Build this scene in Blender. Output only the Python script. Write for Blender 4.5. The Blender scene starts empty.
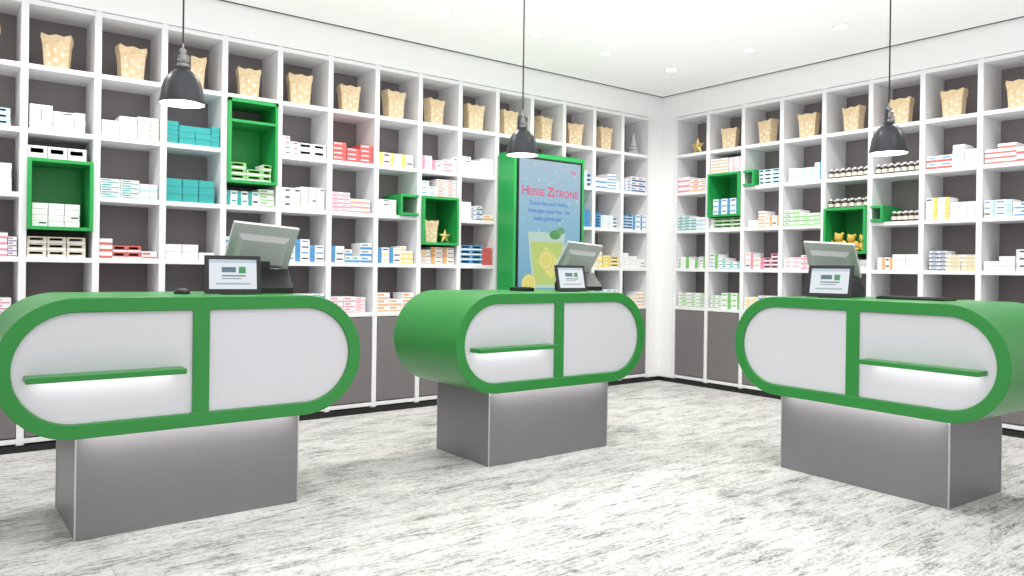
import bpy, bmesh, math, random
from mathutils import Matrix, Vector
random.seed(11)
scene = bpy.context.scene
scene.view_settings.view_transform = 'Standard'
scene.view_settings.look = 'None'

# ------------------------------------------------------------------ helpers
def s2l(c):
    return tuple(((x/255)/12.92 if x/255 <= 0.04045 else (((x/255)+0.055)/1.055)**2.4) for x in c)

def new_mat(name, rgb, rough=0.5, metal=0.0, emit=None, estr=0.0, var=0.04, vscale=6.0, bump=0.0, stretch=(1,1,1), coat=0.0):
    m = bpy.data.materials.new(name); m.use_nodes = True
    nt = m.node_tree; b = nt.nodes['Principled BSDF']
    col = s2l(rgb)
    b.inputs['Roughness'].default_value = rough
    b.inputs['Metallic'].default_value = metal
    if coat: b.inputs['Coat Weight'].default_value = coat
    tc = nt.nodes.new('ShaderNodeTexCoord'); mp = nt.nodes.new('ShaderNodeMapping')
    mp.inputs['Scale'].default_value = stretch
    nz = nt.nodes.new('ShaderNodeTexNoise'); nz.inputs['Scale'].default_value = vscale; nz.inputs['Detail'].default_value = 4
    cr = nt.nodes.new('ShaderNodeValToRGB')
    cr.color_ramp.elements[0].color = tuple(c*(1-var) for c in col)+(1,)
    cr.color_ramp.elements[1].color = tuple(min(1, c*(1+var)) for c in col)+(1,)
    nt.links.new(tc.outputs['Object'], mp.inputs[0]); nt.links.new(mp.outputs[0], nz.inputs['Vector'])
    nt.links.new(nz.outputs['Fac'], cr.inputs[0]); nt.links.new(cr.outputs[0], b.inputs['Base Color'])
    if bump:
        bp = nt.nodes.new('ShaderNodeBump'); bp.inputs['Strength'].default_value = bump; bp.inputs['Distance'].default_value = 0.002
        nt.links.new(nz.outputs['Fac'], bp.inputs['Height']); nt.links.new(bp.outputs[0], b.inputs['Normal'])
    if emit:
        b.inputs['Emission Color'].default_value = s2l(emit)+(1,)
        b.inputs['Emission Strength'].default_value = estr
    return m

def col_mat(name, rough=0.45, estr=0.0, noise=False):
    m = bpy.data.materials.new(name); m.use_nodes = True
    nt = m.node_tree; b = nt.nodes['Principled BSDF']
    a = nt.nodes.new('ShaderNodeVertexColor'); a.layer_name = 'Col'
    nt.links.new(a.outputs['Color'], b.inputs['Base Color'])
    b.inputs['Roughness'].default_value = rough
    if estr:
        nt.links.new(a.outputs['Color'], b.inputs['Emission Color']); b.inputs['Emission Strength'].default_value = estr
        b.inputs['Base Color'].default_value = (0,0,0,1)
        for l in list(nt.links):
            if l.to_socket == b.inputs['Base Color']: nt.links.remove(l)
    return m

class MB:
    """mesh builder with per-face colour + material index"""
    def __init__(s, xf=None): s.v=[]; s.f=[]; s.c=[]; s.m=[]; s.xf = xf or (lambda p: p)
    def poly(s, pts, col=(1,1,1), mi=0):
        i=len(s.v); s.v += [tuple(s.xf(p)) for p in pts]; s.f.append(tuple(range(i,i+len(pts)))); s.c.append(col); s.m.append(mi)
    def box(s, a, b, col=(1,1,1), mi=0):
        x0,y0,z0=a; x1,y1,z1=b; i=len(s.v)
        s.v += [tuple(s.xf(p)) for p in [(x0,y0,z0),(x1,y0,z0),(x1,y1,z0),(x0,y1,z0),(x0,y0,z1),(x1,y0,z1),(x1,y1,z1),(x0,y1,z1)]]
        for f in [(0,3,2,1),(4,5,6,7),(0,1,5,4),(1,2,6,5),(2,3,7,6),(3,0,4,7)]:
            s.f.append(tuple(i+k for k in f)); s.c.append(col); s.m.append(mi)
    def lathe(s, prof, seg=24, c=(0,0,0), col=(1,1,1), mi=0):
        i=len(s.v)
        for r,z in prof:
            for k in range(seg):
                t=2*math.pi*k/seg; s.v.append(tuple(s.xf((c[0]+r*math.cos(t), c[1]+r*math.sin(t), c[2]+z))))
        for j in range(len(prof)-1):
            for k in range(seg):
                k2=(k+1)%seg
                s.f.append((i+j*seg+k, i+j*seg+k2, i+(j+1)*seg+k2, i+(j+1)*seg+k)); s.c.append(col); s.m.append(mi)
    def sphere(s, c, r, sc=(1,1,1), seg=12, rings=8, col=(1,1,1), mi=0):
        i=len(s.v)
        for a in range(rings+1):
            ph=math.pi*a/rings
            for k in range(seg):
                t=2*math.pi*k/seg
                s.v.append(tuple(s.xf((c[0]+r*sc[0]*math.sin(ph)*math.cos(t), c[1]+r*sc[1]*math.sin(ph)*math.sin(t), c[2]-r*sc[2]*math.cos(ph)))))
        for a in range(rings):
            for k in range(seg):
                k2=(k+1)%seg
                s.f.append((i+a*seg+k,i+a*seg+k2,i+(a+1)*seg+k2,i+(a+1)*seg+k)); s.c.append(col); s.m.append(mi)
    def obj(s, name, mats, smooth=False, bevel=0.0, parent=None, loc=None, rot=None, weld=True, recalc=True):
        me=bpy.data.meshes.new(name); me.from_pydata(s.v,[],s.f)
        for m in mats: me.materials.append(m)
        ca=me.color_attributes.new('Col','FLOAT_COLOR','CORNER')
        li=0
        for fi,p in enumerate(me.polygons):
            p.material_index=s.m[fi]; p.use_smooth=smooth
            for _ in p.loop_indices:
                ca.data[li].color=tuple(s.c[fi])+(1,); li+=1
        if weld or recalc:
            bm=bmesh.new(); bm.from_mesh(me)
            if weld: bmesh.ops.remove_doubles(bm, verts=bm.verts, dist=1e-5)
            if recalc: bmesh.ops.recalc_face_normals(bm, faces=bm.faces)
            bm.to_mesh(me); bm.free()
        o=bpy.data.objects.new(name,me); scene.collection.objects.link(o)
        if bevel:
            bv=o.modifiers.new('Bevel','BEVEL'); bv.width=bevel; bv.segments=2; bv.limit_method='ANGLE'
        if smooth:
            try:
                me.set_sharp_from_angle(angle=math.radians(40))
            except Exception: pass
        if loc: o.location=loc
        if rot: o.rotation_euler=rot
        if parent: o.parent=parent
        return o

def empty(name, loc, rz=0):
    e=bpy.data.objects.new(name,None); scene.collection.objects.link(e); e.location=loc; e.rotation_euler=(0,0,rz); e.empty_display_size=0.1
    return e

# ------------------------------------------------------------------ materials
M_wall  = new_mat('wall_paint',(244,244,245),0.6,var=0.01,vscale=3)
M_ceil  = new_mat('ceiling_paint',(250,250,250),0.7,var=0.01,vscale=3)
M_shelf = new_mat('white_laminate',(238,238,241),0.45,var=0.01)
M_back  = new_mat('taupe_back_panel',(130,123,124),0.6,var=0.04,vscale=3)
M_door  = new_mat('taupe_door',(118,113,115),0.5,var=0.03,vscale=4)
M_black = new_mat('black_plastic',(22,22,24),0.35,var=0.05)
M_green = new_mat('green_lacquer',(44,137,59),0.33,var=0.02)
M_cube  = new_mat('green_cube_laminate',(38,160,80),0.4,var=0.02)
M_panel = new_mat('white_panel',(212,212,219),0.4,var=0.008,vscale=4)
M_base  = new_mat('brushed_grey_laminate',(130,128,132),0.36,metal=0.35,var=0.06,vscale=18,stretch=(0.6,0.6,6))
M_edge  = new_mat('aluminium_edge',(205,205,208),0.3,metal=0.8,var=0.02)
M_silver= new_mat('silver_plastic',(190,190,194),0.5,metal=0.0,var=0.02)
M_darkg = new_mat('dark_grey_plastic',(60,60,64),0.4,var=0.05)
M_led   = new_mat('led_strip',(255,255,255),0.5,emit=(255,250,245),estr=1.3)
M_lampm = new_mat('lamp_dark_metal',(62,64,68),0.35,metal=0.6,var=0.08,vscale=12,bump=0.1)
M_lampi = new_mat('lamp_inner_white',(240,238,230),0.5,var=0.01)
M_neck  = new_mat('lamp_neck_nickel',(150,150,150),0.3,metal=0.9,var=0.04)
M_bulb  = new_mat('bulb_glow',(255,250,235),0.4,emit=(255,248,230),estr=12)
M_dl    = new_mat('downlight_glow',(255,255,255),0.4,emit=(255,252,246),estr=7)
M_box   = col_mat('printed_carton',0.45)
M_screen= col_mat('lit_screen',0.3,estr=0.95)
M_label = col_mat('bottle_glass_label',0.25)

def floor_material():
    m=bpy.data.materials.new('whitewashed_wood_floor'); m.use_nodes=True
    nt=m.node_tree; L=nt.links; b=nt.nodes['Principled BSDF']
    tc=nt.nodes.new('ShaderNodeTexCoord')
    def noise(scale, sx, sy, det=6, rough=0.6, off=0):
        mp=nt.nodes.new('ShaderNodeMapping'); mp.inputs['Scale'].default_value=(sx,sy,1); mp.inputs['Location'].default_value=(off,off*2,0)
        n=nt.nodes.new('ShaderNodeTexNoise'); n.inputs['Scale'].default_value=scale; n.inputs['Detail'].default_value=det; n.inputs['Roughness'].default_value=rough
        L.new(tc.outputs['Object'],mp.inputs[0]); L.new(mp.outputs[0],n.inputs['Vector']); return n
    def ramp(src, stops):
        r=nt.nodes.new('ShaderNodeValToRGB'); e=r.color_ramp.elements
        e[0].position=stops[0][0]; e[0].color=(stops[0][1],)*3+(1,)
        e[1].position=stops[-1][0]; e[1].color=(stops[-1][1],)*3+(1,)
        for p,v in stops[1:-1]:
            x=e.new(p); x.color=(v,)*3+(1,)
        L.new(src,r.inputs[0]); return r
    def math_(op,a,bv):
        x=nt.nodes.new('ShaderNodeMath'); x.operation=op
        L.new(a,x.inputs[0])
        if isinstance(bv,(int,float)): x.inputs[1].default_value=bv
        else: L.new(bv,x.inputs[1])
        return x.outputs[0]
    def mul(a,c,f=1.0):
        x=nt.nodes.new('ShaderNodeMix'); x.data_type='RGBA'; x.blend_type='MULTIPLY'; x.inputs[0].default_value=f
        L.new(a,x.inputs[6]); L.new(c,x.inputs[7]); return x.outputs[2]
    grain=noise(7,0.8,6.0,12,0.82).outputs['Fac']
    patch=noise(3.0,0.9,2.6,8,0.7,3).outputs['Fac']
    fine=noise(34,0.9,2.6,8,0.85,9).outputs['Fac']
    s=math_('ADD',math_('MULTIPLY',grain,0.46),math_('ADD',math_('MULTIPLY',patch,0.26),math_('MULTIPLY',fine,0.38)))
    worn=ramp(s,[(0.455,0.10),(0.490,0.26),(0.520,0.58),(0.548,0.88),(0.62,1.0)])
    cross=ramp(noise(13,2.2,1.8,10,0.82,5).outputs['Fac'],[(0.36,0.4),(0.43,0.78),(0.48,1.0)])
    c=mul(worn.outputs[0],cross.outputs[0],0.8)
    br=nt.nodes.new('ShaderNodeTexBrick'); br.inputs['Color1'].default_value=(1,1,1,1); br.inputs['Color2'].default_value=(0.84,0.84,0.84,1); br.inputs['Mortar'].default_value=(0.55,0.55,0.55,1)
    br.inputs['Scale'].default_value=1; br.inputs['Brick Width'].default_value=1.2; br.inputs['Row Height'].default_value=0.2; br.inputs['Mortar Size'].default_value=0.002
    L.new(tc.outputs['Object'],br.inputs['Vector'])
    c=mul(c,br.outputs['Color'],0.6)
    tint=nt.nodes.new('ShaderNodeMix'); tint.data_type='RGBA'; tint.blend_type='MULTIPLY'; tint.inputs[0].default_value=1
    tint.inputs[7].default_value=(0.77,0.755,0.745,1); L.new(c,tint.inputs[6])
    L.new(tint.outputs[2],b.inputs['Base Color']); b.inputs['Roughness'].default_value=0.48
    return m

def bag_material():
    m=bpy.data.materials.new('printed_kraft_paper'); m.use_nodes=True
    nt=m.node_tree; L=nt.links; b=nt.nodes['Principled BSDF']
    tc=nt.nodes.new('ShaderNodeTexCoord'); vo=nt.nodes.new('ShaderNodeTexNoise'); vo.inputs['Scale'].default_value=30; vo.inputs['Detail'].default_value=2
    r=nt.nodes.new('ShaderNodeValToRGB'); e=r.color_ramp.elements
    e[0].position=0.35; e[0].color=s2l((218,190,150))+(1,); e[1].position=0.7; e[1].color=s2l((232,211,178))+(1,)
    L.new(tc.outputs['Object'],vo.inputs['Vector']); L.new(vo.outputs['Fac'],r.inputs[0]); L.new(r.outputs[0],b.inputs['Base Color'])
    b.inputs['Roughness'].default_value=0.85
    return m
M_floor=floor_material(); M_bag=bag_material()
M_print=new_mat('cream_bag_print',(250,240,222),0.8,var=0.02)

# ------------------------------------------------------------------ room
YB=5.76; XR=6.51; DEP=0.36; TOP=2.88; P=0.4127; CEIL=3.15
U0=0.4925; PU=0.4155
V0=5.563;  PV=0.4354
XMIN=-3.2; YMIN=-2.6
mb=MB(); mb.box((XMIN,YMIN,-0.1),(7.2,6.5,0)); mb.obj('floor',[M_floor])
mb=MB(); mb.box((XMIN,YMIN,CEIL+0.025),(7.2,6.5,CEIL+0.12)); mb.box((XMIN,YMIN,CEIL),(XR-0.02,YB-0.02,CEIL+0.024)); mb.obj('ceiling',[M_ceil])
xl=U0-4*PU; xr=U0+14*PU
mb=MB()
mb.box((XMIN,YB+DEP+0.02,0),(XR+DEP+0.12,YB+DEP+0.12,CEIL+0.025))
mb.box((XMIN,YB,TOP+0.021),(XR+DEP,YB+DEP+0.019,CEIL+0.024))
mb.box((xr+0.022,YB,0),(XR+DEP,YB+DEP+0.019,TOP+0.0205))
mb.box((XMIN,YB,0),(xl-0.022,YB+DEP+0.019,TOP+0.0205))
mb.obj('wall_back',[M_wall])
yl=V0-11*PV
mb=MB()
mb.box((XR+DEP+0.02,YMIN,0),(XR+DEP+0.12,YB+DEP+0.019,CEIL+0.025))
mb.box((XR,YMIN,TOP+0.021),(XR+DEP+0.019,V0+0.0215,CEIL+0.024))
mb.box((XR,V0+0.022,0),(XR+DEP+0.019,YB-0.0005,CEIL+0.024))
mb.box((XR,YMIN,0),(XR+DEP+0.019,yl-0.022,TOP+0.0205))
mb.obj('wall_right',[M_wall])
mb=MB(); mb.box((XMIN,YB-0.0195,CEIL-0.003),(XR-0.001,YB-0.001,CEIL+0.023)); mb.obj('gap_shade_strip_1',[M_black])  # black strip stands in for the shade in the ceiling gap
mb=MB(); mb.box((XR-0.0195,YMIN,CEIL-0.003),(XR-0.001,YB-0.02,CEIL+0.023)); mb.obj('gap_shade_strip_2',[M_black])  # same painted gap shade along the right wall

# ------------------------------------------------------------------ shelving
def zi(i): return TOP-P*i
def xf_back(p): return (p[0], YB+p[1], p[2])
def xf_right(p): return (XR+p[1], p[0], p[2])
T=0.021
def shelving(name, xf, lo, hi, divs, greens, kiosk=None):
    mb=MB(xf)
    a,b=min(lo,hi),max(lo,hi)
    mb.box((a-T,DEP-0.012,0.06),(b+T,DEP+0.01,TOP),mi=1)
    for d in divs: mb.box((d-T,0,0.0),(d+T,DEP-0.012,TOP+0.02))
    for k in range(len(divs)-1):
        l,r=min(divs[k],divs[k+1])+T,max(divs[k],divs[k+1])-T
        for i in range(0,8):
            z=zi(i)
            if k in greens and any(g[0]-0.1<i<g[1]+0.1 for g in greens[k]): continue
            if i==6: continue
            if i==7: z=0.07
            mb.box((l,0.002,z-0.016),(r,DEP-0.012,z+0.016))
        mb.box((l+0.004,0.0,0.095),(r-0.004,0.018,zi(5)-0.022),mi=2)
        mb.box((l,0.03,0.0),(r,0.045,0.053),mi=3)
    return mb.obj(name,[M_shelf,M_back,M_door,M_black],bevel=0.0015)
divL=[U0+i*PU for i in range(-4,15)]
divR=[V0-i*PV for i in range(0,12)]
kL=lambda i:i+4
greenL={kL(0):[(2.42,3.53)],kL(3):[(1.42,2.56)],kL(7):[(2.52,3.55)]}
greenR={1:[(1.58,2.66)],4:[(2.62,3.62)]}
shelving('shelving_unit',xf_back,divL[0],divL[-1],divL,greenL)
shelving('shelving_unit',xf_right,divR[0],divR[-1],divR,greenR)
mb=MB(xf_back)
mb.box((xl-T,-0.012,0),(XR-0.012,-0.001,0.045)); mb.obj('baseboard_back',[M_black])
mb=MB(xf_right)
mb.box((yl-T,-0.012,0),(YB-0.012,-0.001,0.045)); mb.obj('baseboard_right',[M_black])

def green_cube(xf,a,b,zb,zt,extra=None):
    """open fronted green cubby between u=a..b"""
    a,b=min(a,b),max(a,b); mb=MB(xf); t=0.022; f=-0.03; k=DEP-0.03
    mb.box((a,f,zb),(a+t,k,zt)); mb.box((b-t,f,zb),(b,k,zt))
    mb.box((a+t,f,zb),(b-t,k,zb+t)); mb.box((a+t,f,zt-t),(b-t,k,zt))
    mb.box((a+t,k-0.01,zb+t),(b-t,k,zt-t))
    for e in (extra or []): mb.box(*e)
    return mb.obj('green_display_cube',[M_cube],bevel=0.0015)
g=0.0215
green_cube(xf_back,divL[kL(0)]+g,divL[kL(1)]-g,zi(3.53),zi(2.42))
green_cube(xf_back,divL[kL(3)]+g,divL[kL(4)]-g,zi(2.56),zi(1.42),
   extra=[((divL[kL(3)]+g,-0.03,zi(1.42)),(divL[kL(3)]+g+0.022,0.33,zi(1)-0.018)),
          ((divL[kL(4)]-g-0.022,-0.03,zi(1.42)),(divL[kL(4)]-g,0.33,zi(1)-0.018)),
          ((divL[kL(3)]+g,-0.03,zi(1)-0.045),(divL[kL(4)]-g,0.33,zi(1)-0.018))])
def cL(a,zb,zt):
    return [((a-0.2,-0.03,zt-0.022),(a-g,0.3,zt)),((a-0.2,-0.03,zb+0.022),(a-0.178,0.3,zt-0.022)),((a-0.2,-0.03,zb),(a-g,0.3,zb+0.022)),((a-0.178,0.28,zb+0.022),(a-g,0.3,zt-0.022))]
green_cube(xf_back,divL[kL(7)]+g,divL[kL(8)]-g,zi(3.55),zi(2.52), extra=cL(divL[kL(7)],zi(3)+0.018,zi(2.52)))
def cR(a,w,zb,zt):
    return [((a-w,-0.03,zt-0.022),(a-g,0.3,zt)),((a-w,-0.03,zb+0.022),(a-w+0.022,0.3,zt-0.022)),((a-w,-0.03,zb),(a-g,0.3,zb+0.022)),((a-w+0.022,0.28,zb+0.022),(a-g,0.3,zt-0.022))]
green_cube(xf_right,divR[1]-g,divR[2]+g,zi(2.66),zi(1.58), extra=cR(divR[2],0.15,zi(2)+0.018,zi(1.58)))
green_cube(xf_right,divR[4]-g,divR[5]+g,zi(3.62),zi(2.62), extra=cR(divR[5],0.13,zi(3)+0.018,zi(2.62)))

# ------------------------------------------------------------------ medicine boxes
C=dict(w=(242,242,243),b=(84,150,205),lb=(160,205,232),n=(90,110,165),t=(50,165,165),g=(130,195,112),d=(50,140,95),
       y=(240,216,112),o=(238,172,116),r=(212,100,98),p=(228,145,172),v=(150,125,180),k=(60,60,70),c=(225,215,195),s=(190,220,232))
C={k:s2l(v) for k,v in C.items()}
def stack(mb, l, r, z, zmax, pal, tall=None):
    """fill l..r with piles of cartons standing on height z"""
    x=l+random.uniform(0.003,0.010); rep=0
    while True:
        if rep<=0:
            w=random.choice([0.065,0.08,0.09,0.11,0.12]); h=random.choice([0.032,0.038,0.045,0.055]) if tall is None else tall
            n=max(1,round(random.uniform(0.125,0.17)/h)) if tall is None else max(1,int(0.13/h))
            main=C[random.choice(pal)]; body=C['w'] if (random.random()<0.95 and pal!='tts') else main
            acc=C[random.choice(pal+'w')]; style=random.random(); d0=random.uniform(0.012,0.03); rep=random.choice([1,2,2,3])
        rep-=1
        if x+w>r-0.004:
            w=r-0.005-x
            if w<0.045: break
        nn=n if random.random()<0.8 else max(1,n-1)
        for q in range(nn):
            zz=z+q*h
            if zz+h>zmax-0.01: break
            j=random.uniform(-0.0015,0.0015)
            a=(x+j,d0+abs(j),zz+0.0006); b=(x+j+w-0.003,d0+0.17,zz+h-0.001)
            mb.box(a,b,body)
            yy=a[1]-0.0006; H=b[2]-a[2]; W=b[0]-a[0]
            def lab(u0,u1,v0,v1,cc): mb.poly([(a[0]+u0*W,yy,a[2]+v0*H),(a[0]+u1*W,yy,a[2]+v0*H),(a[0]+u1*W,yy,a[2]+v1*H),(a[0]+u0*W,yy,a[2]+v1*H)],cc)
            if style<0.45:
                lab(0,1,0.05,0.40,main); lab(0.1,0.7,0.58,0.8,acc)
            elif style<0.65:
                lab(0,0.35,0,1,main); lab(0.45,0.92,0.5,0.75,C['k'] if random.random()<.2 else acc)
            elif style<0.78:
                lab(0,1,0.3,1,main); lab(0.12,0.8,0.45,0.8,C['w'])
            else:
                lab(0.06,0.94,0.1,0.3,main); lab(0.06,0.55,0.55,0.82,main)
        x+=w+random.choice([0.0,0.001,0.002])
        if x>r-0.05: break
def side(k,divs): 
    a,b=divs[k],divs[k+1]; return min(a,b)+T,max(a,b)-T
SH=0.016
LP={ # (row) -> column -> palette; stands on shelf row+1
 1:{-4:'w',-3:'b',-2:'wb',-1:'sbw',0:'wws',1:'wcw',2:'tts',4:'oyrw',5:'orcp',6:'gyw',7:'wpc',8:'wwo',11:'sb',12:'wb',13:'wn'},
 2:{-4:'b',-3:'g',-2:'r',-1:'wpc',1:'tbs',2:'tts',4:'owc',5:'py',6:'gwg',8:'onw',11:'rb',12:'bws',13:'bn'},
 3:{-4:'b',-3:'p',-2:'vb',-1:'pv',0:'rcy',1:'rpw',2:'rpw',3:'bbs',4:'bbn',5:'bbt',6:'bry',7:'ryo',8:'bpr',9:'b',11:'gb',12:'yrg',13:'wbr'},
 4:{-4:'b',-3:'p',-2:'o',-1:'rp',0:'rg',1:'rw',2:'rb',3:'bt',4:'tbs',5:'pyb',6:'ogw',7:'oy',8:'gr',11:'yo',12:'yb',13:'oyr'}}
mb=MB(xf_back)
for r,row in LP.items():
    for c,pal in row.items():
        k=kL(c); l,rr=side(k,divL)
        base=zi(r+1)+SH; top=zi(r)-SH
        if c==0 and r==2: continue
        if c==6 and r==2: rr-=0.19
        if r==3 and c==7: top=zi(3.55)
        if r==3 and c==0: top=zi(3.53)
        stack(mb,l,rr,base,top,pal)
l,rr=side(kL(0),divL); stack(mb,l,rr,zi(2.42),zi(2),'wkw',tall=0.085); stack(mb,l+.026,rr-.026,zi(3.53)+0.022,zi(2.9),'wgw')
l,rr=side(kL(3),divL); stack(mb,l+.026,rr-.026,zi(2.56)+0.022,zi(2),'tgt'); stack(mb,l,rr,zi(3)+SH,zi(2.56),'tgt')
l,rr=side(kL(7),divL); stack(mb,l,rr,zi(2.52),zi(2),'rpwb')
mb.obj('medicine_boxes',[M_box],weld=False,recalc=False)
RP={1:{0:'oop',2:'bbs',3:'bps',6:'brs',7:'wbr',8:'b',9:'g',10:'r'},
    2:{0:'bst',2:'oyw',3:'ggt',6:'yyw',7:'bsw',8:'bb',9:'r',10:'b'},
    3:{0:'ggt',1:'tbg',2:'opr',3:'pprw',4:'wk',5:'oyw',6:'yonb',7:'bkw',8:'b',9:'g',10:'o'},
    4:{0:'rbg',1:'gwg',2:'yrb',3:'pr',4:'oy',5:'rb',6:'gk',7:'b',8:'b',9:'g',10:'r'}}
mb=MB(xf_right)
for r,row in RP.items():
    for c,pal in row.items():
        l,rr=side(c,divR); base=zi(r+1)+SH; top=zi(r)-SH
        if c==4 and r==3: top=zi(3.62)
        if c==2 and r==1: rr-=0.15
        stack(mb,l,rr,base,top,pal)
l,rr=side(1,divR); stack(mb,l+.026,rr-.026,zi(2.66)+0.022,zi(2),'wgb'); stack(mb,l,rr,zi(1.58),zi(1),'owp')
stack(mb,l,rr,zi(3)+SH,zi(2.66),'wgt')
mb.obj('medicine_boxes',[M_box],weld=False,recalc=False)
def bottles(mb,l,rr,z,n=7,rows=2):
    for q in range(rows):
        for i in range(n):
            x=l+0.03+(rr-l-0.06)*i/(n-1); y=0.05+q*0.07
            mb.lathe([(0,0),(0.021,0),(0.023,0.006),(0.023,0.052),(0.017,0.064),(0.011,0.068),(0.011,0.074)],12,(x,y,z),s2l((52,30,22)))
            mb.lathe([(0.0235,0.014),(0.0235,0.045)],12,(x,y,z),s2l((225,222,210)))
            mb.lathe([(0.0135,0.072),(0.0135,0.088),(0,0.088)],12,(x,y,z),s2l((235,235,235)))
mb=MB(xf_right)
for r,c in [(1,4),(1,5),(2,5)]:
    l,rr=side(c,divR)
    z=zi(r+1)+SH+0.0005
    if (r,c)==(2,5): 
        bottles(mb,l,rr-0.14,z,5); continue
    bottles(mb,l,rr,z)
l,rr=side(4,divR); bottles(mb,l,rr,zi(2.62)+0.0005,6)
mb.obj('medicine_bottles',[M_label],smooth=True,weld=False)

# ------------------------------------------------------------------ gift bags
def bag_mesh():
    mb=MB()
    def rect(w,d,z,jag=0.0):
        pts=[]
        per=[(-w,-d),(-w/2,-d),(0,-d),(w/2,-d),(w,-d),(w,d),(w/2,d),(0,d),(-w/2,d),(-w,d)]
        for i,(x,y) in enumerate(per):
            jj = jag*(1,-0.3,0.7,-0.3,1,1,-0.3,0.7,-0.3,1)[i]
            pts.append((x,y,z+jj))
        return pts
    rs=[rect(0.070,0.042,0.0),rect(0.074,0.044,0.08),rect(0.080,0.045,0.16),rect(0.090,0.049,0.200,0.006),rect(0.086,0.050,0.222,0.012)]
    N=10
    mb.poly(list(reversed(rs[0])))
    for a,b in zip(rs,rs[1:]):
        for i in range(N):
            j=(i+1)%N; mb.poly([a[i],a[j],b[j],b[i]])
    inn=rect(0.080,0.043,0.19)
    for i in range(N):
        j=(i+1)%N; mb.poly([rs[-1][i],rs[-1][j],inn[j],inn[i]])
    mb.poly(inn)
    mb.box((-0.012,-0.056,0.186),(0.012,-0.047,0.2))
    # small printed stars on the front
    def st(cx,cz,R):
        pts=[]
        for i in range(10):
            a=math.pi/2+math.pi*i/5; r=R if i%2==0 else R*0.45
            z=cz+r*math.sin(a); y=-(0.042+0.002*z/0.08 if z<0.08 else 0.044+0.001*(z-0.08)/0.08)-0.0012
            pts.append((cx+r*math.cos(a),y,z))
        mb.poly(pts,mi=1)
    for cx,cz,R in((-0.04,0.035,0.014),(0.0,0.06,0.017),(0.042,0.03,0.013),(-0.045,0.095,0.016),(0.04,0.1,0.018),(-0.005,0.13,0.014),(0.05,0.145,0.012),(-0.05,0.148,0.012)): st(cx,cz,R)
    return mb
bm0=bag_mesh(); first=bm0.obj('gift_bag',[M_bag,M_print],recalc=True); bag_me=first.data; bpy.data.objects.remove(first)
def bag(x,y,z,rz,s=1.0,tilt=0):
    o=bpy.data.objects.new('gift_bag',bag_me); scene.collection.objects.link(o)
    o.location=(x,y,z); o.rotation_euler=(0,0,rz+tilt); o.scale=(s,s,s)
for c in range(-4,13):
    k=kL(c); bag((divL[k]+divL[k+1])/2+random.uniform(-.02,.02),YB+0.11,zi(1)+SH+0.001,0,random.uniform(0.96,1.06),random.uniform(-.35,.25))
for c in range(1,11):
    bag(XR+0.11,(divR[c]+divR[c+1])/2+random.uniform(-.02,.02),zi(1)+SH+0.001,-math.pi/2,random.uniform(0.94,1.02),random.uniform(-.25,.35))
bag((divL[kL(7)]+divL[kL(8)])/2-0.06,YB+0.08,zi(3.55)+0.0235,0,0.85,0.1)

M_gold=new_mat('gold_glitter',(214,186,120),0.3,metal=0.5,var=0.2,vscale=60)
M_frost=new_mat('frosted_silver',(205,205,205),0.4,metal=0.2,var=0.35,vscale=60,bump=0.4)
def star(name,loc,rz,R,mat):
    mb=MB(); pts=[]
    for i in range(10):
        a=math.pi/2+math.pi*i/5; r=R if i%2==0 else R*0.42
        pts.append((r*math.cos(a),0,r*math.sin(a)+R*0.81))
    f=(0,-0.018,R*0.81); bk=(0,0.018,R*0.81)
    for i in range(10):
        j=(i+1)%10; mb.poly([pts[i],pts[j],f]); mb.poly([pts[j],pts[i],bk])
    mb.obj(name,[mat],loc=loc,rot=(0,0,rz))
star('decorative_star',((divL[kL(7)]+divL[kL(8)])/2+0.09,YB+0.05,zi(3.55)+0.0235),0,0.07,M_gold)
star('decorative_star',(XR+0.1,(divR[0]+divR[1])/2,zi(1)+SH+0.001),-math.pi/2,0.1,M_gold)
def frost_tree(loc):
    mb=MB()
    prof=[(0,0),(0.05,0.001)]
    for i in range(6):
        z=0.02+i*0.033; r=0.068*(1-i/6.5)
        prof+=[(r,z),(r*0.6,z+0.03)]
    prof+=[(0,0.24)]
    mb.lathe(prof,14); mb.obj('frosted_table_tree',[M_frost],loc=loc,smooth=False)
frost_tree((divL[kL(13)]+0.24,YB+0.08,zi(1)+SH+0.001))
M_ted=new_mat('golden_plush',(222,186,90),0.8,var=0.25,vscale=80,bump=0.5)
def teddy(loc,rz,s=1.0):
    mb=MB(lambda p:(p[0]*s,p[1]*s,p[2]*s))
    mb.sphere((0,0,0.05),0.05,(0.95,0.85,1.0)); mb.sphere((0,-0.008,0.12),0.038)
    mb.sphere((0,-0.042,0.112),0.016); mb.sphere((0,-0.058,0.117),0.005,mi=1)
    for q in(-1,1):
        mb.sphere((q*0.03,0,0.152),0.015,(1,.6,1)); mb.sphere((q*0.014,-0.042,0.13),0.004,mi=1)
        mb.sphere((q*0.052,-0.02,0.065),0.017,(1,1,2)); mb.sphere((q*0.032,-0.055,0.018),0.018,(1,1.7,1))
    mb.obj('teddy_bear',[M_ted,M_black],smooth=True,loc=loc,rot=(0,0,rz),weld=False)
yc=(divR[4]+divR[5])/2
for dy,s in((0.1,1.05),(-0.02,0.95),(-0.13,0.9)): teddy((XR+0.075,yc+dy,zi(3.62)+0.0235),-math.pi/2,s)

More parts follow.
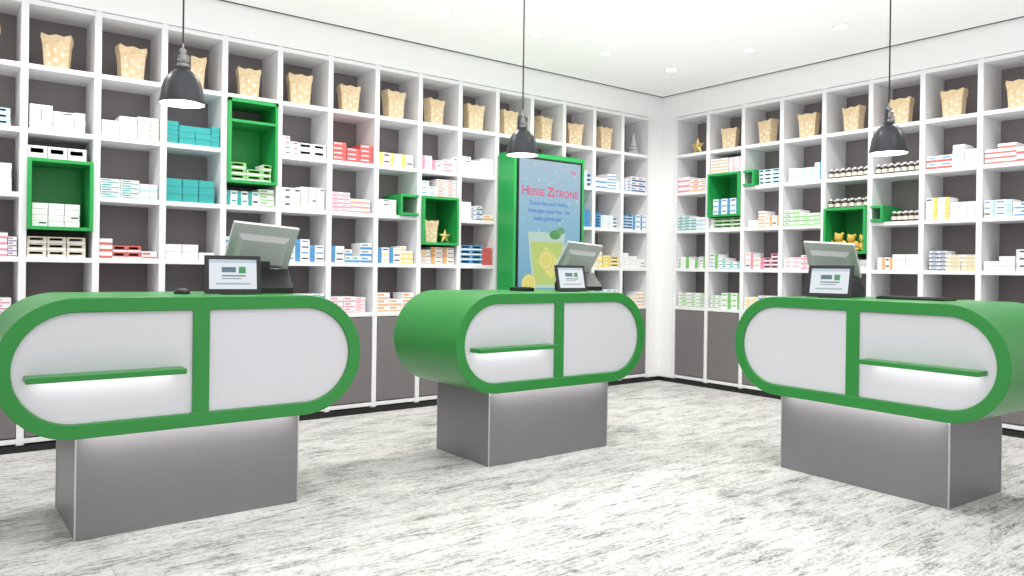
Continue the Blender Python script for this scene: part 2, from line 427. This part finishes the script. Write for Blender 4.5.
# ------------------------------------------------------------------ info kiosk with screen
KX0,KX1,KY0,KY1,KZ=4.232,5.10,5.50,5.756,2.29
kroot=empty('advertising_display_kiosk',((KX0+KX1)/2,KY0,0))
mb=MB(); w=(KX1-KX0)/2; d=KY1-KY0
mb.box((-w,0,0),(-w+0.03,d-0.016,KZ)); mb.box((w-0.03,0,0),(w,d-0.016,KZ)); mb.box((-w+0.03,0,KZ-0.04),(w-0.03,d-0.016,KZ)); mb.box((-w+0.03,0.04,0),(w-0.03,d-0.016,KZ-0.04)); mb.box((-w+0.03,0,0),(w-0.03,0.04,0.95))
mb.obj('green_surround',[M_cube],bevel=0.002,parent=kroot)
sx=w-0.035; z0=0.99; z1=KZ-0.06
mb=MB(); mb.box((-sx,-0.004,z0-0.02),(sx,0.038,z1+0.015)); mb.obj('screen_bezel',[M_black],parent=kroot,bevel=0.002)
mb=MB(); n=40; px=sx-0.022
def lerp(a,b,t): return tuple(x+(y-x)*t for x,y in zip(a,b))
top_c=s2l((176,200,216)); mid_c=s2l((140,186,208)); bot_c=s2l((112,164,190))
for i in range(n):
    t=i/n; c=lerp(bot_c,mid_c,t*2) if t<.5 else lerp(mid_c,top_c,t*2-1)
    za=z0+(z1-z0)*i/n; zb=z0+(z1-z0)*(i+1)/n
    mb.poly([(-px,-0.0055,za),(px,-0.0055,za),(px,-0.0055,zb),(-px,-0.0055,zb)],c)
def disc(cx,cz,r,col,y,seg=20,sx_=1): mb.poly([(cx+r*sx_*math.cos(2*math.pi*k/seg),y,cz+r*math.sin(2*math.pi*k/seg)) for k in range(seg)],col)
rs_=random.Random(3)
for i in range(30): disc(rs_.uniform(-px+.03,px-.03),rs_.uniform(z0+.55,z1-.03),rs_.uniform(0.004,0.012),s2l((205,222,235)),-0.0058,8)
gz=z0+0.05
mb.poly([(-0.20,-0.006,gz),(0.12,-0.006,gz),(0.19,-0.006,gz+0.52),(-0.27,-0.006,gz+0.52)],s2l((188,212,200)))
mb.poly([(-0.185,-0.0064,gz+0.03),(0.105,-0.0064,gz+0.03),(0.16,-0.0064,gz+0.43),(-0.24,-0.0064,gz+0.43)],s2l((186,206,120)))
mb.poly([(-0.16,-0.0067,gz+0.25),(0.02,-0.0067,gz+0.08),(0.12,-0.0067,gz+0.24),(-0.05,-0.0067,gz+0.39)],s2l((220,220,130)))
for cx,cz,r in((-0.05,gz+0.26,0.09),(0.25,gz+0.08,0.1),(-0.25,gz+0.04,0.09)):
    disc(cx,cz,r,s2l((212,198,90)),-0.007); disc(cx,cz,r*0.86,s2l((232,230,186)),-0.0073); disc(cx,cz,r*0.76,s2l((222,214,120)),-0.0076)
disc(0.06,gz+0.5,0.045,s2l((90,155,100)),-0.0078,10,1.6); disc(0.13,gz+0.54,0.035,s2l((110,168,112)),-0.008,10,1.5)
mb.poly([(px-0.16,-0.0085,z0),(px,-0.0085,z0),(px,-0.0085,z0+0.05),(px-0.16,-0.0085,z0+0.05)],s2l((220,90,60)))
mb.obj('lit_poster',[M_screen],parent=kroot,weld=False,recalc=False)
M_txtR=new_mat('poster_red',(150,35,75),0.5,emit=(150,35,75),estr=0.9,var=0); M_txtB=new_mat('poster_blue',(50,80,140),0.5,emit=(50,80,140),estr=0.8,var=0)
def text(s,x,z,size,mat,parent,y=-0.009,name='poster_text'):
    cu=bpy.data.curves.new(name,'FONT'); cu.body=s; cu.size=size; cu.align_x='LEFT'; cu.offset=size*0.012
    o=bpy.data.objects.new(name,cu); scene.collection.objects.link(o); o.data.materials.append(mat)
    o.parent=parent; o.location=(x,y,z); o.rotation_euler=(math.pi/2,0,0)
text('H',-0.35,1.90,0.12,M_txtR,kroot); text('EISSE',-0.27,1.90,0.09,M_txtR,kroot); text('Z',-0.045,1.90,0.12,M_txtR,kroot); text('ITRONE',0.025,1.90,0.09,M_txtR,kroot)
text('Gesundes und vitales',-0.26,1.81,0.056,M_txtB,kroot); text('Heissgetraenk fuer die',-0.27,1.74,0.056,M_txtB,kroot); text('kalte Jahreszeit',-0.2,1.67,0.056,M_txtB,kroot)
text('top',0.25,2.13,0.05,M_txtR,kroot)

# ------------------------------------------------------------------ counters
def stadium(w,r,cz,n=28):
    pts=[]
    for i in range(n+1):
        a=math.pi/2+math.pi*i/n; pts.append((-w/2+r+r*math.cos(a),cz+r*math.sin(a)))
    for i in range(n+1):
        a=-math.pi/2+math.pi*i/n; pts.append((w/2-r+r*math.cos(a),cz+r*math.sin(a)))
    return pts
def counter(loc,rz,mirror,W=1.60):
    """origin: on the floor, centre of the front face. local +y = staff side"""
    root=empty('pharmacy_counter',loc,rz)
    D=0.74; zb,zt=0.455,1.06; R=(zt-zb)/2; cz=(zb+zt)/2; bt=0.064
    out=stadium(W,R,cz); inn=stadium(W-2*bt,R-bt,cz); n=len(out)
    mb=MB()
    for i in range(n):
        j=(i+1)%n
        o1,o2,i1,i2=out[i],out[j],inn[i],inn[j]
        mb.poly([(o1[0],0,o1[1]),(o2[0],0,o2[1]),(i2[0],0,i2[1]),(i1[0],0,i1[1])])
        mb.poly([(o1[0],D,o1[1]),(i1[0],D,i1[1]),(i2[0],D,i2[1]),(o2[0],D,o2[1])])
        mb.poly([(o1[0],0,o1[1]),(o1[0],D,o1[1]),(o2[0],D,o2[1]),(o2[0],0,o2[1])])
        mb.poly([(i1[0],0,i1[1]),(i2[0],0,i2[1]),(i2[0],D,i2[1]),(i1[0],D,i1[1])])
    mb.obj('capsule_shell',[M_green],smooth=True,bevel=0.004,parent=root)
    inn2=stadium(W-2*bt-0.002,R-bt-0.001,cz)
    mb=MB()
    mb.poly([(x,0.014,z) for x,z in inn2]); mb.poly([(x,D-0.02,z) for x,z in inn2])
    for i in range(n):
        j=(i+1)%n; mb.poly([(inn2[i][0],0.014,inn2[i][1]),(inn2[j][0],0.014,inn2[j][1]),(inn2[j][0],D-0.02,inn2[j][1]),(inn2[i][0],D-0.02,inn2[i][1])])
    mb.obj('white_front_panel',[M_panel],parent=root)
    mb=MB(); mb.box((-0.037,0.0005,zb+bt-0.002),(0.037,0.016,zt-bt+0.002)); mb.obj('centre_bar',[M_green],parent=root,bevel=0.002)
    s=-1 if not mirror else 1
    a,b=sorted((s*(W/2-bt-0.045),s*0.085))
    mb=MB(); mb.box((a,-0.085,0.715),(b,0.0145,0.740)); mb.obj('handbag_ledge',[M_green],parent=root,bevel=0.003)
    mb=MB(); mb.box((a+0.03,-0.01,0.709),(b-0.03,0.004,0.7145)); mb.obj('ledge_light_strip',[M_led],parent=root)
    mb=MB(); mb.box((-0.5,0.07,0.0),(0.5,0.66,zb+0.002)); mb.obj('pedestal',[M_base],parent=root,bevel=0.002)
    mb=MB()
    for x in(-0.5,0.5):
        for y in(0.07,0.66): mb.box((x-0.003,y-0.003,0.0005),(x+0.003,y+0.003,zb))
    mb.obj('pedestal_edge_profiles',[M_edge],parent=root)
    mb=MB(); mb.box((-0.47,0.045,zb-0.004),(0.47,0.057,zb+0.001)); mb.obj('pedestal_light_strip',[M_led],parent=root)
    def al(name,x,y,z,sx,sy,e,rx=0):
        l=bpy.data.lights.new(name,'AREA'); l.shape='RECTANGLE'; l.size=sx; l.size_y=sy; l.energy=e; l.color=(1,0.98,0.95)
        o=bpy.data.objects.new(name,l); scene.collection.objects.link(o); o.parent=root; o.location=(x,y,z); o.rotation_euler=(rx,0,0)
    al('ledge_lamp',(a+b)/2,-0.04,0.704,b-a-0.05,0.03,0.25,math.radians(25))
    al('pedestal_lamp',0,0.015,zb-0.01,0.95,0.03,1.2,math.radians(25))
    return root
TOPZ=1.0605
def local(loc,rz,p):
    c,s=math.cos(rz),math.sin(rz); return (loc[0]+p[0]*c-p[1]*s, loc[1]+p[0]*s+p[1]*c)
def tablet(loc,rz,s=1.0):
    root=empty('customer_tablet_display',loc,rz)
    w,h=0.135*s,0.098*s; tilt=math.radians(-14)
    R=Matrix.Translation((0,0,0.006))@Matrix.Rotation(tilt,4,'X')
    def xf(p): return tuple(R@Vector(p))
    mb=MB(xf); mb.box((-w,0,0),(w,0.012,2*h)); mb.obj('tablet_body',[M_black],parent=root,bevel=0.002)
    mb=MB(xf); y=-0.001
    def q(x0,x1,z0,z1,c,yy=0): mb.poly([(x0*w,y-yy,h+z0*h),(x1*w,y-yy,h+z0*h),(x1*w,y-yy,h+z1*h),(x0*w,y-yy,h+z1*h)],s2l(c))
    q(-.84,.84,-.78,.78,(226,234,240)); q(-.84,.84,.6,.78,(190,205,215),.0003)
    q(-.4,.1,.1,.38,(90,120,130),.0003); q(-.4,.45,-.12,-.04,(120,130,140),.0003); q(-.4,.3,-.26,-.2,(150,160,168),.0003)
    q(.2,.45,.05,.4,(70,150,90),.0003); q(-.6,.6,-.55,-.45,(170,180,186),.0003)
    mb.obj('tablet_screen',[M_screen],parent=root,weld=False,recalc=False)
    mb=MB(); mb.box((-0.06,0.0,0),(0.06,0.13,0.006)); mb.box((-0.03,0.055,0.006),(0.03,0.075,0.11))
    mb.obj('tablet_stand',[M_darkg],parent=root,bevel=0.002)
def pos_monitor(loc,rz,s=1.0):
    """staff-side till screen, back shell towards customer"""
    root=empty('till_monitor',loc,rz)
    R=Matrix.Translation((0,0,0.25*s))@Matrix.Rotation(math.radians(35),4,'X')@Matrix.Rotation(math.radians(5),4,'Y')
    def xf(p): return tuple(R@Vector(p))
    mb=MB(xf); w,h=0.175*s,0.135*s
    mb.box((-w,0,-h),(w,0.02,h),mi=0)
    mb.box((-w+0.006,0.0201,-h+0.006),(w-0.006,0.023,h-0.006),mi=1)
    a=[(-w*0.8,0,-h*0.85),(w*0.8,0,-h*0.85),(w*0.8,0,h*0.55),(-w*0.8,0,h*0.55)]
    b=[(-w*0.66,-0.03,-h*0.72),(w*0.66,-0.03,-h*0.72),(w*0.66,-0.022,h*0.35),(-w*0.66,-0.022,h*0.35)]
    mb.poly(b)
    for i in range(4):
        j=(i+1)%4; mb.poly([a[i],a[j],b[j],b[i]])
    mb.poly(a[::-1])
    mb.obj('monitor_shell',[M_silver,M_black],parent=root,bevel=0.002)
    mb=MB()
    prof=[(-0.09,0.0),(0.15,0.0),(0.15,0.05),(0.06,0.13),(0.02,0.13),(-0.09,0.03)]
    for x in(-0.11,0.15): mb.poly([(x,y,z) for y,z in prof])
    for k in range(6):
        j=(k+1)%6; mb.poly([(-0.11,*prof[k]),(-0.11,*prof[j]),(0.15,*prof[j]),(0.15,*prof[k])])
    mb.box((-0.05,0.02,0.13),(0.05,0.055,0.23*s))
    mb.obj('monitor_stand',[M_black],parent=root,bevel=0.002)
def mouse(loc,rz):
    mb=MB(); mb.sphere((0,0,0.004),0.03,(1,1.7,0.95),16,10); 
    for i,v in enumerate(mb.v):
        if v[2]<0: mb.v[i]=(v[0],v[1],0.0)
    mb.obj('computer_mouse',[M_black],smooth=True,loc=loc,rot=(0,0,rz))
def keyboard(loc,rz,w=0.4):
    root=empty('keyboard',loc,rz)
    mb=MB(); mb.box((-w/2,-0.07,0),(w/2,0.07,0.012)); mb.obj('keyboard_body',[M_black],parent=root,bevel=0.003)
    mb=MB()
    for r in range(5):
        for k in range(15):
            x=-w/2+0.012+k*(w-0.024)/15; y=-0.06+r*0.024
            mb.box((x,y,0.0122),(x+(w-0.024)/15-0.004,y+0.02,0.017))
    mb.obj('keys',[M_darkg],parent=root)
def card_terminal(loc,rz):
    root=empty('card_terminal',loc,rz)
    mb=MB(); mb.box((-0.04,-0.08,0),(0.04,0.08,0.025)); mb.obj('terminal_body',[M_black],parent=root,bevel=0.005)
    mb=MB(); mb.box((-0.03,0.02,0.0252),(0.03,0.065,0.027)); 
    for r in range(3):
        for k in range(3): mb.box((-0.028+k*0.02,-0.06+r*0.022,0.0252),(-0.014+k*0.02,-0.045+r*0.022,0.028))
    mb.obj('terminal_keys',[M_darkg],parent=root)

HP=-math.pi/2-math.radians(2.5)
LA,CA,RA=(1.027,3.70,0),(3.235,3.70,0),(4.14,2.245,0)
counter(LA,0,False,1.62); counter(CA,0,False,1.59); counter(RA,HP,True,1.62)
def put(base,rz,x,y): 
    p=local(base,rz,(x,y)); return (p[0],p[1],TOPZ)
tablet(put(LA,0,0.205,0.20),math.radians(-12)); pos_monitor(put(LA,0,0.43,0.44),math.radians(-6)); mouse(put(LA,0,0.0,0.36),0.4)
tablet(put(CA,0,0.29,0.20),math.radians(-6),0.92); pos_monitor(put(CA,0,0.56,0.44),math.radians(-6),0.93)
tablet(put(RA,HP,-0.26,0.17),HP+math.radians(12)); pos_monitor(put(RA,HP,-0.41,0.44),HP+math.radians(6),0.93)
keyboard(put(RA,HP,0.12,0.45),HP); card_terminal(put(CA,0,0.0,0.4),0.2)

# ------------------------------------------------------------------ pendant lamps
def pendant(x,y,zb=1.955):
    root=empty('pendant_lamp',(x,y,zb))
    mb=MB()
    out=[(0.108,0.0),(0.108,0.012),(0.102,0.04),(0.096,0.08),(0.085,0.115),(0.066,0.145),(0.044,0.165),(0.032,0.175),(0.03,0.188)]
    inn=[(r-0.004,z-0.001 if i else z) for i,(r,z) in enumerate(out)]
    mb.lathe(out,40,mi=0); mb.lathe([(0.108,0.0),(0.104,0.0)],40); mb.lathe(inn,40,mi=1)
    mb.obj('lamp_shade',[M_lampm,M_lampi],smooth=True,parent=root,recalc=False)
    mb=MB(); mb.lathe([(0,0.186),(0.034,0.186),(0.034,0.2),(0.026,0.205),(0.026,0.245),(0.018,0.252),(0.018,0.272),(0.006,0.28),(0.004,0.31),(0,0.31)],24)
    mb.lathe([(0.03,0.21),(0.034,0.215),(0.03,0.22)],24)
    mb.obj('lamp_socket',[M_neck],smooth=True,parent=root)
    mb=MB(); mb.box((-0.037,-0.006,0.17),(-0.032,0.006,0.255)); mb.box((0.032,-0.006,0.17),(0.037,0.006,0.255)); mb.box((-0.037,-0.006,0.255),(0.037,0.006,0.26))
    mb.obj('lamp_bracket',[M_lampm],parent=root)
    mb=MB(); mb.lathe([(0.0045,0.305),(0.0045,CEIL-zb-0.02)],8); mb.lathe([(0,CEIL-zb-0.03),(0.045,CEIL-zb-0.03),(0.05,CEIL-zb-0.001),(0,CEIL-zb-0.001)],24)
    mb.obj('lamp_cord',[M_black],smooth=True,parent=root)
    mb=MB(); mb.sphere((0,0,0.06),0.04); mb.lathe([(0.018,0.09),(0.018,0.186)],16); mb.obj('light_bulb',[M_bulb],smooth=True,parent=root)
    l=bpy.data.lights.new('bulb_light','POINT'); l.energy=4; l.shadow_soft_size=0.04; l.color=(1,0.95,0.86)
    o=bpy.data.objects.new('bulb_light',l); scene.collection.objects.link(o); o.parent=root; o.location=(0,0,0.01)
pendant(1.02,4.07,2.015); pendant(3.20,4.07,1.98); pendant(4.6,2.28,1.935)

# ------------------------------------------------------------------ ceiling downlights
def downlight(x,y,e=22):
    root=empty('recessed_downlight',(x,y,CEIL))
    mb=MB(); mb.lathe([(0.05,-0.001),(0.05,-0.006),(0.062,-0.006),(0.066,-0.001)],28); mb.obj('downlight_ring',[M_lampi],smooth=True,parent=root)
    mb=MB(); mb.lathe([(0,-0.003),(0.05,-0.003)],28); mb.obj('downlight_lens',[M_dl],parent=root,recalc=False)
    l=bpy.data.lights.new('downlight_spot','SPOT'); l.energy=e; l.spot_size=math.radians(150); l.spot_blend=0.8; l.shadow_soft_size=0.06; l.color=(1,0.97,0.93)
    o=bpy.data.objects.new('downlight_spot',l); scene.collection.objects.link(o); o.parent=root; o.location=(0,0,-0.02)
for x in (-0.6,0.3,1.2,2.2,3.1,4.0,4.8,5.68): downlight(x,4.92,56)
for y in (4.05,3.2,2.35,1.5): downlight(5.68,y,56)
for x,y in ((0.3,2.2),(2.2,2.2),(3.9,0.8),(2.2,0.4),(4.0,3.0)): downlight(x,y,26)

def area(name,loc,rot,sx,sy,e,col=(1,1,1)):
    l=bpy.data.lights.new(name,'AREA'); l.shape='RECTANGLE'; l.size=sx; l.size_y=sy; l.energy=e; l.color=col
    o=bpy.data.objects.new(name,l); scene.collection.objects.link(o); o.location=loc; o.rotation_euler=rot
area('added_overhead_fill',(1.8,2.2,CEIL-0.05),(0,0,0),4.5,3.5,38)  # added fill for even light from above, no fixture modelled
area('added_upward_fill',(2.3,2.3,1.7),(math.pi,0,0),7.0,6.0,98)  # unseen upward fill, added to brighten the ceiling
w=bpy.data.worlds.new('World'); scene.world=w; w.use_nodes=True
nt=w.node_tree; bg=nt.nodes['Background']; bg.inputs[0].default_value=(1.0,0.99,0.98,1); bg.inputs[1].default_value=0.82

# ------------------------------------------------------------------ camera
cam=bpy.data.cameras.new('camera'); co=bpy.data.objects.new('camera',cam); scene.collection.objects.link(co)
cam.sensor_width=36; cam.lens=765/1024*36; cam.shift_y=-17.6/1024; cam.clip_start=0.05
yaw=-math.atan2(0.609,0.793)
co.matrix_world=Matrix.Translation((0,0,1.2))@Matrix.Rotation(yaw,4,'Z')@Matrix.Rotation(math.pi/2,4,'X')@Matrix.Rotation(math.radians(0.76),4,'Z')
scene.camera=co
